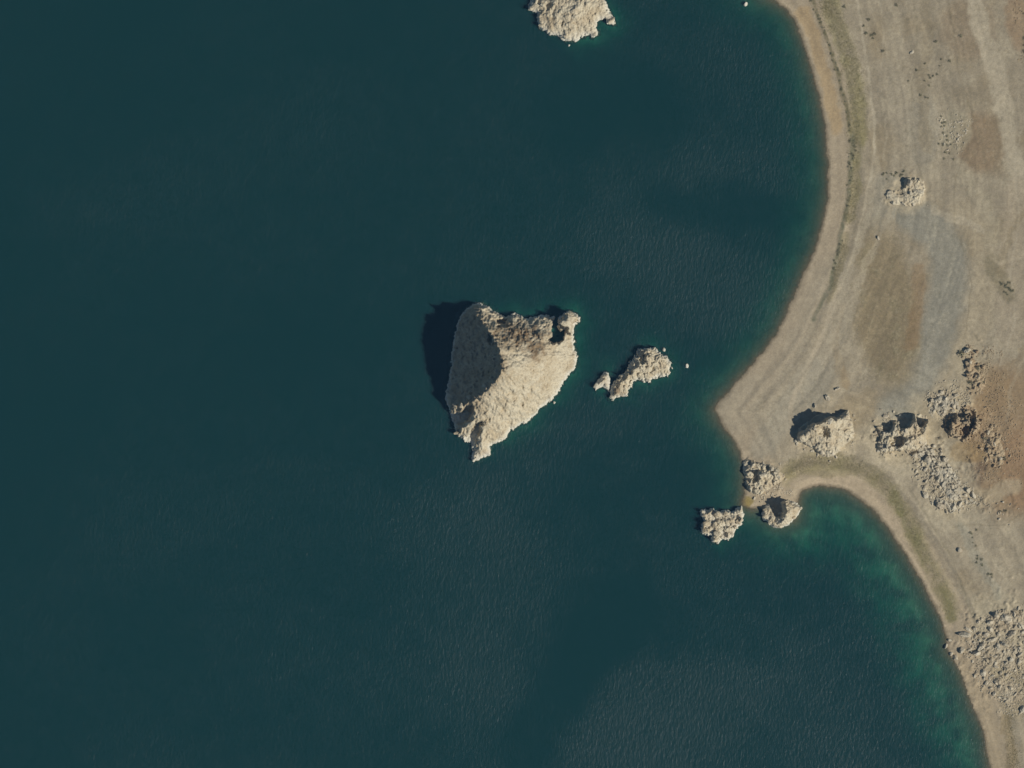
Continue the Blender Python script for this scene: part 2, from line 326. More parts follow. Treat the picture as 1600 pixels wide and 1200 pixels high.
def mat_ground():
    m, nt, b = new_mat("ground")
    at = nt.nodes.new("ShaderNodeAttribute"); at.attribute_name = "Col"
    geo = nt.nodes.new("ShaderNodeNewGeometry")
    n = noise_node(nt, 0.9, 5, 0.7, geo.outputs["Position"])
    v = ramp(nt, n.outputs[0], [(0.3, (0.82,) * 3), (0.7, (1.18,) * 3)])
    c = mixc(nt, 'MULTIPLY', 1.0, at.outputs["Color"], v.outputs[0])
    nt.links.new(c, b.inputs["Base Color"])
    n2 = noise_node(nt, 1.6, 6, 0.7, geo.outputs["Position"])
    bump(nt, b, n2.outputs[0], 0.6, 0.35)
    return m
def mat_rock(name, pale, tan, dark, rim=None, attr=False):
    m, nt, b = new_mat(name)
    geo = nt.nodes.new("ShaderNodeNewGeometry")
    n1 = noise_node(nt, 0.09, 5, 0.6, geo.outputs["Position"])
    c1 = ramp(nt, n1.outputs[0], [(0.36, tan), (0.56, pale)]).outputs[0]
    n2 = noise_node(nt, 0.55, 6, 0.65, geo.outputs["Position"])
    r2 = ramp(nt, n2.outputs[0], [(0.30, (0.66, 0.63, 0.60)), (0.48, (1, 1, 1)), (0.72, (1.12, 1.12, 1.1))])
    c = mixc(nt, 'MULTIPLY', 0.85, c1, r2.outputs[0])
    n3 = noise_node(nt, 0.22, 3, 0.5, geo.outputs["Position"])
    r3 = ramp(nt, n3.outputs[0], [(0.62, (0, 0, 0)), (0.75, (1, 1, 1))])
    f3 = nt.nodes.new("ShaderNodeMath"); f3.operation = 'MULTIPLY'; f3.inputs[1].default_value = 0.5
    nt.links.new(r3.outputs[0], f3.inputs[0])
    c = mixc(nt, 'MIX', f3.outputs[0], c, dark)
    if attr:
        at = nt.nodes.new("ShaderNodeAttribute"); at.attribute_name = "StainShade"  # stains, and the tall island's painted west-face shade
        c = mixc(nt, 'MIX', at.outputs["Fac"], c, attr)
    if rim:                                     # mineral crust left by the lake just above the waterline
        sx = nt.nodes.new("ShaderNodeSeparateXYZ"); nt.links.new(geo.outputs["Position"], sx.inputs[0])
        mr = nt.nodes.new("ShaderNodeMapRange"); mr.inputs[1].default_value = 6.4; mr.inputs[2].default_value = 2.6
        mr.inputs[3].default_value = 0.0; mr.inputs[4].default_value = 0.75; mr.clamp = True
        ad = nt.nodes.new("ShaderNodeMath"); ad.operation = 'MULTIPLY_ADD'
        nt.links.new(n2.outputs[0], ad.inputs[0]); ad.inputs[1].default_value = 3.0; nt.links.new(sx.outputs[2], ad.inputs[2])
        nt.links.new(ad.outputs[0], mr.inputs[0])
        c = mixc(nt, 'MIX', mr.outputs[0], c, rim)
        md = nt.nodes.new("ShaderNodeMapRange"); md.inputs[1].default_value = 0.05; md.inputs[2].default_value = -0.45; md.clamp = True
        nt.links.new(sx.outputs[2], md.inputs[0])
        c = mixc(nt, 'MIX', md.outputs[0], c, tuple(lin((88, 82, 62))))   # weed-covered rock under the surface
    nt.links.new(c, b.inputs["Base Color"])
    n4 = noise_node(nt, 0.9, 8, 0.7, geo.outputs["Position"])
    bump(nt, b, n4.outputs[0], 0.9, 1.0)
    return m
def mat_water():
    m = bpy.data.materials.new("lake_water"); m.use_nodes = True
    nt = m.node_tree; nt.nodes.clear()
    out = nt.nodes.new("ShaderNodeOutputMaterial")
    tr = nt.nodes.new("ShaderNodeBsdfTransparent"); gl = nt.nodes.new("ShaderNodeBsdfGlossy")
    fr = nt.nodes.new("ShaderNodeFresnel"); fr.inputs[0].default_value = 1.33
    mx = nt.nodes.new("ShaderNodeMixShader")
    nt.links.new(fr.outputs[0], mx.inputs[0]); nt.links.new(tr.outputs[0], mx.inputs[1]); nt.links.new(gl.outputs[0], mx.inputs[2])
    nt.links.new(mx.outputs[0], out.inputs["Surface"])
    geo = nt.nodes.new("ShaderNodeNewGeometry")
    at = nt.nodes.new("ShaderNodeAttribute"); at.attribute_name = "Ruffle"
    mr = nt.nodes.new("ShaderNodeMapRange"); mr.inputs[3].default_value = 0.20; mr.inputs[4].default_value = 0.44
    nt.links.new(at.outputs["Fac"], mr.inputs[0]); nt.links.new(mr.outputs[0], gl.inputs["Roughness"])
    mp = nt.nodes.new("ShaderNodeMapping"); mp.inputs["Rotation"].default_value = (0, 0, math.radians(35)); mp.inputs["Scale"].default_value = (1, 0.45, 1)
    nt.links.new(geo.outputs["Position"], mp.inputs[0])
    n = noise_node(nt, 0.45, 4, 0.6, mp.outputs[0])
    bp = nt.nodes.new("ShaderNodeBump"); bp.inputs["Strength"].default_value = 1.0; bp.inputs["Distance"].default_value = 0.75
    ms = nt.nodes.new("ShaderNodeMapRange"); ms.inputs[3].default_value = 0.5; ms.inputs[4].default_value = 1.0
    nt.links.new(at.outputs["Fac"], ms.inputs[0]); nt.links.new(ms.outputs[0], bp.inputs["Strength"])
    nt.links.new(n.outputs[0], bp.inputs["Height"]); nt.links.new(bp.outputs[0], gl.inputs["Normal"])
    ab = nt.nodes.new("ShaderNodeVolumeAbsorption"); sc = nt.nodes.new("ShaderNodeVolumeScatter")
    ad = nt.nodes.new("ShaderNodeAddShader")
    sig_s = np.array(WATER_S); sig_a = np.array(WATER_A)
    sc.inputs["Density"].default_value = 1.0; sc.inputs["Color"].default_value = (*sig_s, 1)
    ab.inputs["Density"].default_value = 1.0; ab.inputs["Color"].default_value = (*(1 - sig_a), 1)
    nt.links.new(ab.outputs[0], ad.inputs[0]); nt.links.new(sc.outputs[0], ad.inputs[1]); nt.links.new(ad.outputs[0], out.inputs["Volume"])
    return m
WATER_S = (0.022, 0.064, 0.071)
WATER_A = (0.58, 0.20, 0.215)

# ------------------------------------------------------------------ object helpers
def link(o, parent=None):
    scene.collection.objects.link(o)
    if parent is not None: o.parent = parent
    return o
def tag(o, label=None, cat=None, group=None, kind=None):
    if label: o["label"] = label
    if cat: o["category"] = cat
    if group: o["group"] = group
    if kind: o["kind"] = kind
    return o
def mesh_np(name, verts, faces, mat, smooth=True):
    me = bpy.data.meshes.new(name); nv = len(verts); nf = len(faces); k = faces.shape[1]
    me.vertices.add(nv); me.vertices.foreach_set("co", np.ascontiguousarray(verts, np.float32).ravel())
    me.loops.add(nf * k); me.loops.foreach_set("vertex_index", np.ascontiguousarray(faces, np.int32).ravel())
    me.polygons.add(nf); me.polygons.foreach_set("loop_start", np.arange(0, nf * k, k, dtype=np.int32))
    me.update(calc_edges=True); me.polygons.foreach_set("use_smooth", np.full(nf, smooth)); me.validate()
    me.materials.append(mat); return me
def grid_faces(nx, ny):
    i = np.arange(nx * ny).reshape(ny, nx)
    return np.stack([i[:-1, :-1].ravel(), i[:-1, 1:].ravel(), i[1:, 1:].ravel(), i[1:, :-1].ravel()], 1)
def add_attr(me, name, typ, data):
    a = me.attributes.new(name, typ, 'POINT')
    a.data.foreach_set("color" if 'COLOR' in typ else "value", np.ascontiguousarray(data, np.float32).ravel())

# ------------------------------------------------------------------ the ground
def spread(a, b, step, far, grow=1.22):
    mid = np.arange(a, b, step); lo = []; hi = []; v = a; d = step * 2
    while v > -far: v -= d; d *= grow; lo.append(v)
    v = mid[-1]; d = step * 2
    while v < far: v += d; d *= grow; hi.append(v)
    return np.concatenate([lo[::-1], mid, hi])
FINE = 0.8
gx = spread(120, 420, FINE, 9000); west = np.arange(-420, 118, 5.0)
gx = np.unique(np.concatenate([gx[gx >= 120], west, -420 - np.cumsum(8 * 1.3 ** np.arange(22))]))
gy = spread(-312, 312, FINE, 9000)
GX, GY = np.meshgrid(gx, gy); fx, fy = GX.ravel(), GY.ravel()
tz, tsd = terrain_z(fx, fy)
M_GROUND = mat_ground()
gm = mesh_np("ground", np.stack([fx, fy, tz], 1), grid_faces(len(gx), len(gy)), M_GROUND)
gc = terrain_col(fx, fy, tz, tsd)
add_attr(gm, "Col", 'FLOAT_COLOR', np.hstack([gc, np.ones((len(gc), 1))]))
tag(link(bpy.data.objects.new("ground", gm)), kind="structure",
    label="tan gravel shore of sand, old strand lines and dry grass", )

# quick lookup of ground height for things that stand on it
TZ = tz.reshape(len(gy), len(gx))
def ground_at(x, y):
    x = np.asarray(x, float); y = np.asarray(y, float)
    i = np.clip(np.searchsorted(gx, x) - 1, 0, len(gx) - 2); j = np.clip(np.searchsorted(gy, y) - 1, 0, len(gy) - 2)
    u = (x - gx[i]) / (gx[i + 1] - gx[i]); v = (y - gy[j]) / (gy[j + 1] - gy[j])
    return (TZ[j, i] * (1 - u) + TZ[j, i + 1] * u) * (1 - v) + (TZ[j + 1, i] * (1 - u) + TZ[j + 1, i + 1] * u) * v

# ------------------------------------------------------------------ the lake: a closed body of water over the bed
wx = np.unique(np.concatenate([np.arange(-440, 440, 3.0), [-9000, -4000, -2000, -1000, -600, 600, 1000, 2000, 4000, 8990]]))
wy = np.unique(np.concatenate([np.arange(-340, 340, 3.0), [-9000, -4000, -2000, -1000, -500, 500, 1000, 2000, 4000, 8990]]))
WX, WY = np.meshgrid(wx, wy); ax_, ay_ = WX.ravel(), WY.ravel()
def ruffle(x, y):
    jx = x + 14 * fbm(x, y, 60, 3, 71); jy = y + 14 * fbm(x, y, 60, 3, 72)
    def streak(pts, w): return sm(w * 1.7, w * 0.3, line_dist(jx, jy, P(pts)))
    r = 0.42 + 0.34 * fbm(x * 0.7 + y * 0.4, y - 0.3 * x, 150, 4, 73)
    r = r - 0.16 * sm(0, -260, x)
    r = r + 0.40 * streak([(720, 860), (800, 960), (760, 1040)], 45) + 0.45 * streak([(1020, 1080), (1120, 1060), (980, 1180)], 42)
    r = r + 0.35 * streak([(960, 380), (1080, 420), (1160, 470)], 30) + 0.35 * streak([(1120, 120), (1220, 170)], 36) + 0.3 * streak([(980, 260), (1110, 260), (1200, 270)], 24)
    r = r - 0.45 * streak([(820, 1160), (880, 1070), (960, 970)], 26) - 0.40 * streak([(1050, 310), (1110, 315), (1200, 330)], 16)
    r = r - 0.35 * streak([(950, 760), (1060, 730)], 40) - 0.35 * streak([(900, 180), (1000, 200)], 40) - 0.3 * streak([(1050, 1000), (1180, 1020)], 16)
    lee = streak([(640, 500), (560, 470)], 40)
    r = r + 0.16 * fbm(x, y * 1.0, 14, 3, 75) + 0.10 * fbm(x * 0.5 + y, y * 0.5 - x, 5, 2, 76)
    return np.clip(r - 0.2 * lee, 0, 1)
n_top = len(ax_)
top = np.stack([ax_, ay_, np.zeros(n_top)], 1); bot = top.copy(); bot[:, 2] = -60
ft = grid_faces(len(wx), len(wy)); fb = (ft + n_top)[:, ::-1]
ring = np.concatenate([np.arange(len(wx)), np.arange(1, len(wy)) * len(wx) + len(wx) - 1,
                       (len(wy) - 1) * len(wx) + np.arange(len(wx) - 2, -1, -1), np.arange(len(wy) - 2, 0, -1) * len(wx)])
nr = np.roll(ring, -1); fs = np.stack([ring + n_top, nr + n_top, nr, ring], 1)
wm = mesh_np("water", np.vstack([top, bot]), np.vstack([ft, fb, fs]), mat_water(), smooth=False)
rf = ruffle(ax_, ay_)
add_attr(wm, "Ruffle", 'FLOAT', np.concatenate([rf, np.zeros(n_top)]))
tag(link(bpy.data.objects.new("water", wm)), kind="structure", label="dark teal lake water, lighter where the wind ruffles it")

# ------------------------------------------------------------------ rock builder
PALE = tuple(lin((200, 189, 163))); TAN = tuple(lin((184, 169, 140))); DARK = tuple(lin((138, 122, 99))); RIM = tuple(lin((218, 214, 198)))
M_ISLE = mat_rock("lake_tufa", PALE, TAN, DARK, RIM, attr=tuple(lin((132, 111, 83))))
M_TUFA = mat_rock("shore_tufa", PALE, TAN, DARK)
M_BOULD = mat_rock("boulder_stone", tuple(lin((198, 188, 165))), tuple(lin((180, 167, 142))), DARK)
M_BROWN = mat_rock("brown_stone", tuple(lin((176, 158, 128))), tuple(lin((158, 136, 106))), tuple(lin((120, 100, 78))))

def rock_mesh(name, outline, crest, mat, step=0.5, on_land=False, edge=1.0, rough=1.0, knob=(5.0, 1.2), cuts=(), lifts=(), seed=1, stain=None, power=1.0, fall=1.1, jag=1.0, block=0.0, gully=None, where=None, sink=0.0):
    """Height-shaped rock: outline and crest in photo pixels (crest: x, y, metres), cuts/lifts: (polygon, metres, softness)."""
    out = island(outline); cr = P([c[:2] for c in crest]); ch = [c[2] for c in crest]
    mg = 5.0
    xs = np.arange(out[:, 0].min() - mg, out[:, 0].max() + mg, step); ys = np.arange(out[:, 1].min() - mg, out[:, 1].max() + mg, step)
    X, Y = np.meshgrid(xs, ys); x, y = X.ravel(), Y.ravel()
    # warp the plan so that edges are ragged
    qx = x + jag * (0.9 * fbm(x, y, 5, 3, seed + 100) + 0.5 * fbm(x, y, 1.7, 2, seed + 101)); qy = y + jag * (0.9 * fbm(x, y, 5, 3, seed + 102) + 0.5 * fbm(x, y, 1.7, 2, seed + 103))
    sd = sdist(qx, qy, out)
    if len(cr) > 1: dc, _ = line_dist(qx, qy, cr, ch)
    else: dc = np.hypot(qx - cr[0, 0], qy - cr[0, 1])
    w = 0; hs = 0
    cps = []
    for i in range(max(len(cr) - 1, 1)):
        for t in np.linspace(0, 1, 5):
            j = min(i + 1, len(cr) - 1); cps.append((*(cr[i] + t * (cr[j] - cr[i])), ch[i] + t * (ch[j] - ch[i])))
    for (cx, cy, h) in cps:
        k = 1 / ((qx - cx) ** 2 + (qy - cy) ** 2 + 2.0) ** 1.5; w = w + k; hs = hs + k * h
    hc = hs / w
    t = np.clip(sd, 0, None) / (np.clip(sd, 0, None) + dc + 1e-3)
    z = hc * t ** power
    z = z + edge * sm(0, 1.6, sd)                       # small cliff at the foot
    amp = sm(0, 4, sd)
    f1, v1 = worley(x + 0.8 * fbm(x, y, 3, 2, seed + 7), y, knob[0], seed + 8)
    f2, v2 = worley(x, y, knob[0] * 0.45, seed + 12)
    z = z + amp * knob[1] * ((1 - f1 ** 2 * 1.6) * (0.4 + v1) * 0.7 + 0.42 * (1 - f2 ** 2 * 1.6) * (0.3 + v2)) * rough
    z = z + amp * rough * (0.9 * fbm(x, y, 14, 4, seed + 3, 0.55) + 0.35 * fbm(x, y, 2.5, 3, seed + 4, 0.6))
    if gully:
        gx0, gy0 = px(*gully[:2]); an = np.arctan2(y - gy0, x - gx0); rr = np.hypot(x - gx0, y - gy0)
        an = an + 0.10 * fbm(x, y, 14, 3, seed + 40)
        g = np.abs(fbm(an * 9, rr / 26, 1.0, 4, seed + 41, .6)); z = z - gully[2] * (1 - sm(0, 0.32, g)) * amp * sm(0.02, 0.3, 1 - t) * sm(2, 14, rr)
    if block:
        fb_, vb = worley(x + 1.0 * fbm(x, y, 3, 3, seed + 17), y + 1.0 * fbm(x, y, 3, 3, seed + 18), 4.6, seed + 19)
        fc_, vc = worley(x + 0.6 * fbm(x, y, 2, 2, seed + 27), y + 0.6 * fbm(x, y, 2, 2, seed + 28), 2.4, seed + 29)
        z = z + sm(0, 1.2, sd) * block * (where(x, y) if where else 1.0) * ((0.15 + vb ** 1.5) * sm(0.66, 0.44, fb_) + 0.4 * vc * sm(0.66, 0.4, fc_))
    if gully: z = z + amp * (2.4 * fbm(x, y, 8, 3, seed + 90, .5) + 0.6 * fbm(x, y, 2.5, 2, seed + 91)) * sm(9, 0, dc)
    cw = np.zeros(len(x))
    for poly, h, soft in cuts:
        c = sdist(qx, qy, island(poly)); q = sm(-soft * 0.2, soft, c); z = z - h * q; cw = np.maximum(cw, q * (1.0 if h >= 21 else -0.01))
    for poly, h, soft in lifts:
        c = sdist(qx, qy, island(poly)); z = z + h * sm(0, soft, c)
    z = np.where(sd < 0, np.minimum(z, 0.0) + fall * 1.6 * sd, np.maximum(z, (0.15 + 1.5 * np.clip(fbm(x, y, 4, 3, seed + 77), 0, 1)) * sm(0, 1, sd) - (0 if on_land else 3.2) * cw))
    z = z - sink
    if on_land: z = z + ground_at(x, y) - 0.25 * sm(1.5, -1, sd)
    z = np.maximum(z, -14 if not on_land else -3)
    keep = sd > -4.2
    F = grid_faces(len(xs), len(ys)); F = F[keep[F].all(1)]
    used = np.unique(F); rm = np.full(len(x), -1); rm[used] = np.arange(len(used))
    V = np.stack([x, y, z], 1)[used]
    o0 = np.array([out[:, 0].mean(), out[:, 1].mean(), 0.0])
    if on_land: o0[2] = float(ground_at(o0[0], o0[1]))
    me = mesh_np(name, V - o0, rm[F], mat)
    if stain is not None: add_attr(me, "StainShade", 'FLOAT', stain(x, y)[used])
    return me, o0, (V, )

def top_of(me_o0_V, x, y):
    V = me_o0_V[2][0]; d = (V[:, 0] - x) ** 2 + (V[:, 1] - y) ** 2
    return float(V[d.argmin(), 2])

BOULDERS = []
def boulder_mesh(k, subdiv=3):
    import bmesh
    bm = bmesh.new(); bmesh.ops.create_icosphere(bm, subdivisions=subdiv, radius=1.0)
    r = random.Random(900 + k)
    planes = []
    for _ in range(13):
        v = np.array([r.gauss(0, 1), r.gauss(0, 1), r.gauss(0, 0.8)]); v /= np.linalg.norm(v); planes.append((v, r.uniform(0.5, 0.85)))
    sx, sy, sz = r.uniform(1.1, 1.6), r.uniform(0.85, 1.25), r.uniform(0.9, 1.2)
    for v in bm.verts:
        p = np.array(v.co); m = 1.0
        for n, d in planes:
            q = float(p @ n)
            if q > d: m = min(m, d / q)
        p = p * (0.05 + 0.95 * m) * (1 + 0.06 * math.sin(5 * p[0] + k) * math.cos(6 * p[1] + 2 * k) + 0.05 * math.sin(9 * p[2] + 7 * p[0]) + r.uniform(-0.03, 0.03))
        v.co = (p[0] * sx, p[1] * sy, p[2] * sz)
    me = bpy.data.meshes.new("boulder"); bm.to_mesh(me); bm.free()
    return me
def boulder_set(mat, n=7):
    out = []
    for k in range(n):
        me = boulder_mesh(k); me.materials.append(mat); out.append(me)
    return out
B_PALE = boulder_set(M_BOULD); B_BROWN = boulder_set(M_BROWN, 4); B_LAKE = boulder_set(M_ISLE, 5)

def place(name, me, x, y, z, sx, sy, sz, rot, parent=None, tilt=0.25):
    o = bpy.data.objects.new(name, me); link(o, parent)
    base = parent.location if parent is not None else (0, 0, 0)
    o.location = (x - base[0], y - base[1], z - base[2])
    o.scale = (sx, sy, sz); o.rotation_euler = (random.uniform(-tilt, tilt), random.uniform(-tilt, tilt), rot)
    return o
def outcrop(name, label, cat, group=None, part="rock_mass", knobs=(), kset=None, **kw):
    """An Empty at the base with the rock mass and its knobs (photo x, y, radius px) as parts."""
    r = rock_mesh(part, **kw)
    e = bpy.data.objects.new(name, None); link(e); e.location = r[1]; e.empty_display_size = 2
    tag(e, label, cat, group)
    o = bpy.data.objects.new(part, r[0]); link(o, e)
    for i, kn in enumerate(knobs):
        x, y = px(kn[0], kn[1]); rad = kn[2] * S; h = kn[3] if len(kn) > 3 else 1.0
        z = max(top_of(r, x, y), -0.5)
        place("knob", (kset or B_PALE)[i % 5], x, y, z + 0.25 * rad * h, rad * random.uniform(.9, 1.15), rad * random.uniform(.85, 1.05), rad * h, random.uniform(0, 6.28), e)
    return e, r

# ------------------------------------------------------------------ rock islands
pyr_crest = [(736, 482, 5), (746, 495, 25), (768, 522, 47), (783, 550, 61), (788, 577, 68), (766, 607, 52), (738, 630, 33), (714, 636, 14), (703, 638, 3)]
def pyr_stain_shade(x, y):  # brown stains, plus shade painted on the west face
    d = np.minimum(np.hypot((x - px(812, 0)[0]) / 22, (y - px(0, 522)[1]) / 11), np.hypot((x - px(835, 0)[0]) / 11, (y - px(0, 545)[1]) / 9))
    x0, y0 = px(788, 577); an = np.arctan2(y - y0, x - x0) + 0.12 * fbm(x, y, 14, 3, 57); rr = np.hypot(x - x0, y - y0)
    streak = sm(0.15, 0.9, fbm(an * 7, rr / 30, 1.0, 4, 58, .6)) * 0.3
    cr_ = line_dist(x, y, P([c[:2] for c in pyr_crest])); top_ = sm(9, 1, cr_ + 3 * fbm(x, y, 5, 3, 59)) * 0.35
    west_shade = 0.55 * sm(4, -2, (x - np.interp(-y, [-c[1] for c in sorted(map(tuple, P([c[:2] for c in pyr_crest])), key=lambda q: -q[1])], [c[0] for c in sorted(map(tuple, P([c[:2] for c in pyr_crest])), key=lambda q: -q[1])])))  # painted shade: darkens the rock west of the crest
    return np.clip(np.maximum.reduce([sm(1.25, 0.3, d + 0.6 * fbm(x, y, 8, 4, 55)) * 1.0 * (0.85 + 0.6 * fbm(x, y, 2.5, 3, 56)), streak, top_, west_shade * (0.8 + 0.4 * fbm(x, y, 6, 3, 60))]), 0, 1)
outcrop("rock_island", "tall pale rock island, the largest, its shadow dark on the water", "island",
    outline=PYR_OUT, crest=pyr_crest, mat=M_ISLE, step=0.55, edge=1.2, knob=(6.5, 0.75), seed=3, rough=0.8, stain=pyr_stain_shade, kset=B_LAKE, power=0.92, fall=0.9, gully=(788, 577, 0.7), block=1.6, jag=1.5, where=lambda x, y: np.maximum(sm(14, 3, line_dist(x, y, P([c[:2] for c in pyr_crest]))), np.maximum(sm(-2, 6, y - px(0, 540)[1] + 0.28 * (x - px(800, 0)[0])), sm(px(762, 0)[0], px(740, 0)[0], x))) * (0.6 + 0.8 * np.clip(fbm(x, y, 9, 3, 64), -.5, 1)),
    cuts=[([(727, 631), (738, 630), (741, 644), (731, 655), (716, 664), (700, 658), (702, 646), (720, 643)], 15, 2.4),
          ([(743, 661), (753, 659), (749, 681), (742, 694), (732, 696), (724, 686), (735, 676)], 15, 2.4),
          ([(866, 497), (873, 500), (872, 512), (884, 520), (880, 532), (868, 538), (855, 532), (860, 524), (862, 508), (864, 494)], 22, 1.8),
          ([(776, 498), (792, 499), (792, 508), (780, 512), (774, 506)], 12, 2.0),
          ([(764, 520), (772, 528), (768, 540), (762, 532)], 9, 2.5)],
    lifts=[([(878, 492), (894, 488), (903, 499), (896, 508), (894, 526), (886, 524), (884, 514), (876, 508)], 9, 2.2),
           ([(705, 630), (726, 622), (728, 629), (708, 640)], 3, 2.5),
           ([(713, 678), (722, 664), (744, 650), (746, 658), (732, 668), (718, 682)], 4, 2.5),
           ([(737, 478), (760, 480), (790, 500), (786, 504), (758, 488), (740, 486)], 4, 2.0)],
    knobs=[(802, 492, 3.2), (890, 491, 6, 1.2), (900, 499, 5, 1.1), (882, 506, 5), (711, 634, 4.5), (722, 633, 4), (715, 676, 4.5), (864, 497, 4, .7),
           (775, 600, 4), (758, 604, 5), (735, 622, 4.5), (742, 717, 4, .6), (866, 629, 2.2, .8), (898, 553, 3, .7), (761, 660, 3), (855, 497, 4, .6)])
outcrop("rock_islet", "long low pale rock islet east of the tall island", "islet",
    outline=ISLET_OUT, crest=[(960, 615, 2.5), (978, 592, 5), (1000, 572, 7), (1012, 553, 9), (1030, 566, 7), (1040, 574, 5)], mat=M_ISLE, step=0.4, knob=(3.2, 0.9), seed=21, block=2.2, jag=1.7, kset=B_LAKE,
    stain=lambda x, y: np.clip(sm(1, 0.2, np.hypot((x - px(964, 0)[0]) / 4, (y - px(0, 611)[1]) / 4)) * 0.8 + 0.0 * x, 0, 1),
    cuts=[([(997, 559), (1005, 555), (1009, 562), (1006, 572), (999, 566)], 6, 2.0)], knobs=[(1012, 548, 4, 1.2), (1043, 580, 4, .7), (956, 620, 4, .8), (971, 616, 4, .7), (992, 557, 3), (1006, 596, 2.5), (1013, 594, 3)])
outcrop("rock_islet", "tiny rock beside the west tip of the long low islet", "islet",
    outline=KNOLL_OUT, crest=[(933, 604, 1.5), (945, 592, 3.5)], mat=M_ISLE, step=0.35, knob=(2.4, 0.7), seed=22, kset=B_LAKE, jag=0.7, stain=lambda x, y: 0 * x, knobs=[(932, 603, 4, .6), (945, 588, 4), (947, 602, 3, .8)])
outcrop("rock_islet", "rounded pale rock islet cut by the top edge of the picture", "islet",
    outline=NORTH_OUT, crest=[(850, 20, 4), (870, 8, 8), (892, 22, 9.5), (915, 5, 9), (935, 10, 5)], mat=M_ISLE, step=0.45, knob=(3.6, 0.9), seed=23, block=1.3, jag=1.5, kset=B_LAKE,
    stain=lambda x, y: np.clip(0.35 * sm(0.1, 0.8, fbm(x, y, 7, 4, 61)), 0, 1), edge=1.4, cuts=[([(851, 6), (862, 6), (862, 14), (853, 18)], 2.5, 2), ([(875, 34), (880, 34), (880, 42), (875, 42)], 2.5, 1.5)],
    knobs=[(829, 14, 4, .8), (955, 33, 5, .7), (929, 54, 4, .6), (902, 61, 4, .6), (846, 40, 4, .7), (848, 8, 4), (838, 2, 4), (880, 60, 4, .6)])
sk = [(1097, 799, 3), (1109, 801, 5), (1120, 803, 5), (1133, 803, 6), (1148, 803, 5), (1156, 798, 6), (1157, 812, 5.5), (1103, 817, 6), (1101, 829, 6),
      (1117, 820, 7), (1130, 815, 8), (1141, 813, 5), (1148, 823, 5), (1119, 833, 6), (1117, 844, 6), (1128, 838, 6), (1137, 836, 5), (1144, 834, 4), (1110, 810, 4)]
outcrop("rock_islet", "blocky cluster of pale tufa knobs standing in the water off the spit", "islet",
    outline=SKERRY_OUT, crest=[(1105, 812, 1), (1125, 820, 1.5), (1145, 810, 1)], mat=M_ISLE, step=0.35, knob=(3, .5), edge=1.2, seed=24, kset=B_LAKE, stain=lambda x, y: 0 * x, block=2.6, jag=1.4,
    knobs=[(a, b, c * random.uniform(.5, .85), random.uniform(.7, 1.5)) for a, b, c in sk[::1]])
outcrop("tufa_outcrop", "round pale rock with a dark hollow on the shore at the bay mouth", "outcrop",
    outline=HEAD_OUT, crest=[(1226, 786, 12), (1229, 798, 16), (1226, 812, 10), (1214, 821, 3), (1199, 812, 2)], mat=M_ISLE, step=0.4, knob=(3, .9), seed=25, kset=B_LAKE, stain=lambda x, y: 0 * x, edge=1.5, block=1.2,
    cuts=[([(1201, 788), (1208, 785), (1220, 783), (1224, 795), (1223, 806), (1213, 810), (1205, 801)], 12, 2.2)],
    knobs=[(1195, 797, 3.5), (1194, 808, 3.5), (1203, 816, 4), (1248, 795, 3.5), (1240, 808, 3.5), (1218, 822, 3), (1228, 783, 3, .8)])

# ------------------------------------------------------------------ outcrops on land
outcrop("tufa_outcrop", "low broken pale outcrop at the neck of the spit, by the water", "outcrop",
    outline=RUBBLE_PT_OUT, crest=[(1168, 730, 1), (1190, 742, 3.5), (1205, 742, 2.5), (1180, 760, 1)], mat=M_TUFA, on_land=True, step=0.35, knob=(3.2, .6), seed=31, edge=0.5, block=3.0,
    cuts=[([(1177, 738), (1184, 733), (1185, 748), (1176, 756)], 6, 1.2), ([(1196, 728), (1202, 727), (1201, 735), (1196, 736)], 4, 1.0)],
    knobs=[(1167, 733, 3, 1.2), (1190, 741, 4.5, 1.6), (1205, 733, 3.5, 1.5), (1216, 745, 3, 1), (1190, 762, 4, .9), (1176, 726, 3, 1.1), (1198, 754, 3, .8), (1172, 762, 3, .6)])
outcrop("tufa_outcrop", "large pale outcrop with a deep black shadow on its northwest side", "outcrop",
    outline=DARK_OUT, crest=[(1249, 682, 5), (1258, 674, 9), (1272, 666, 15), (1288, 659, 17), (1304, 658, 13), (1320, 656, 6)], mat=M_TUFA, on_land=True, step=0.4, knob=(4, 1.0), seed=32, edge=1.0, power=0.75, block=1.5,
    cuts=[([(1275, 670), (1284, 665), (1294, 670), (1295, 681), (1286, 684), (1278, 679)], 8, 3.2), ([(1240, 660), (1262, 644), (1284, 636), (1304, 638), (1313, 653), (1300, 651), (1289, 654), (1284, 661), (1268, 662), (1262, 669), (1248, 674)], 20, 1.3)],
    knobs=[(1260, 677, 4.5, 1.1), (1250, 687, 3.5), (1271, 669, 4, 1.1), (1293, 659, 4.5, 1.0), (1321, 650, 4), (1284, 706, 4, .7), (1300, 707, 4, .6), (1326, 664, 4, .7)])
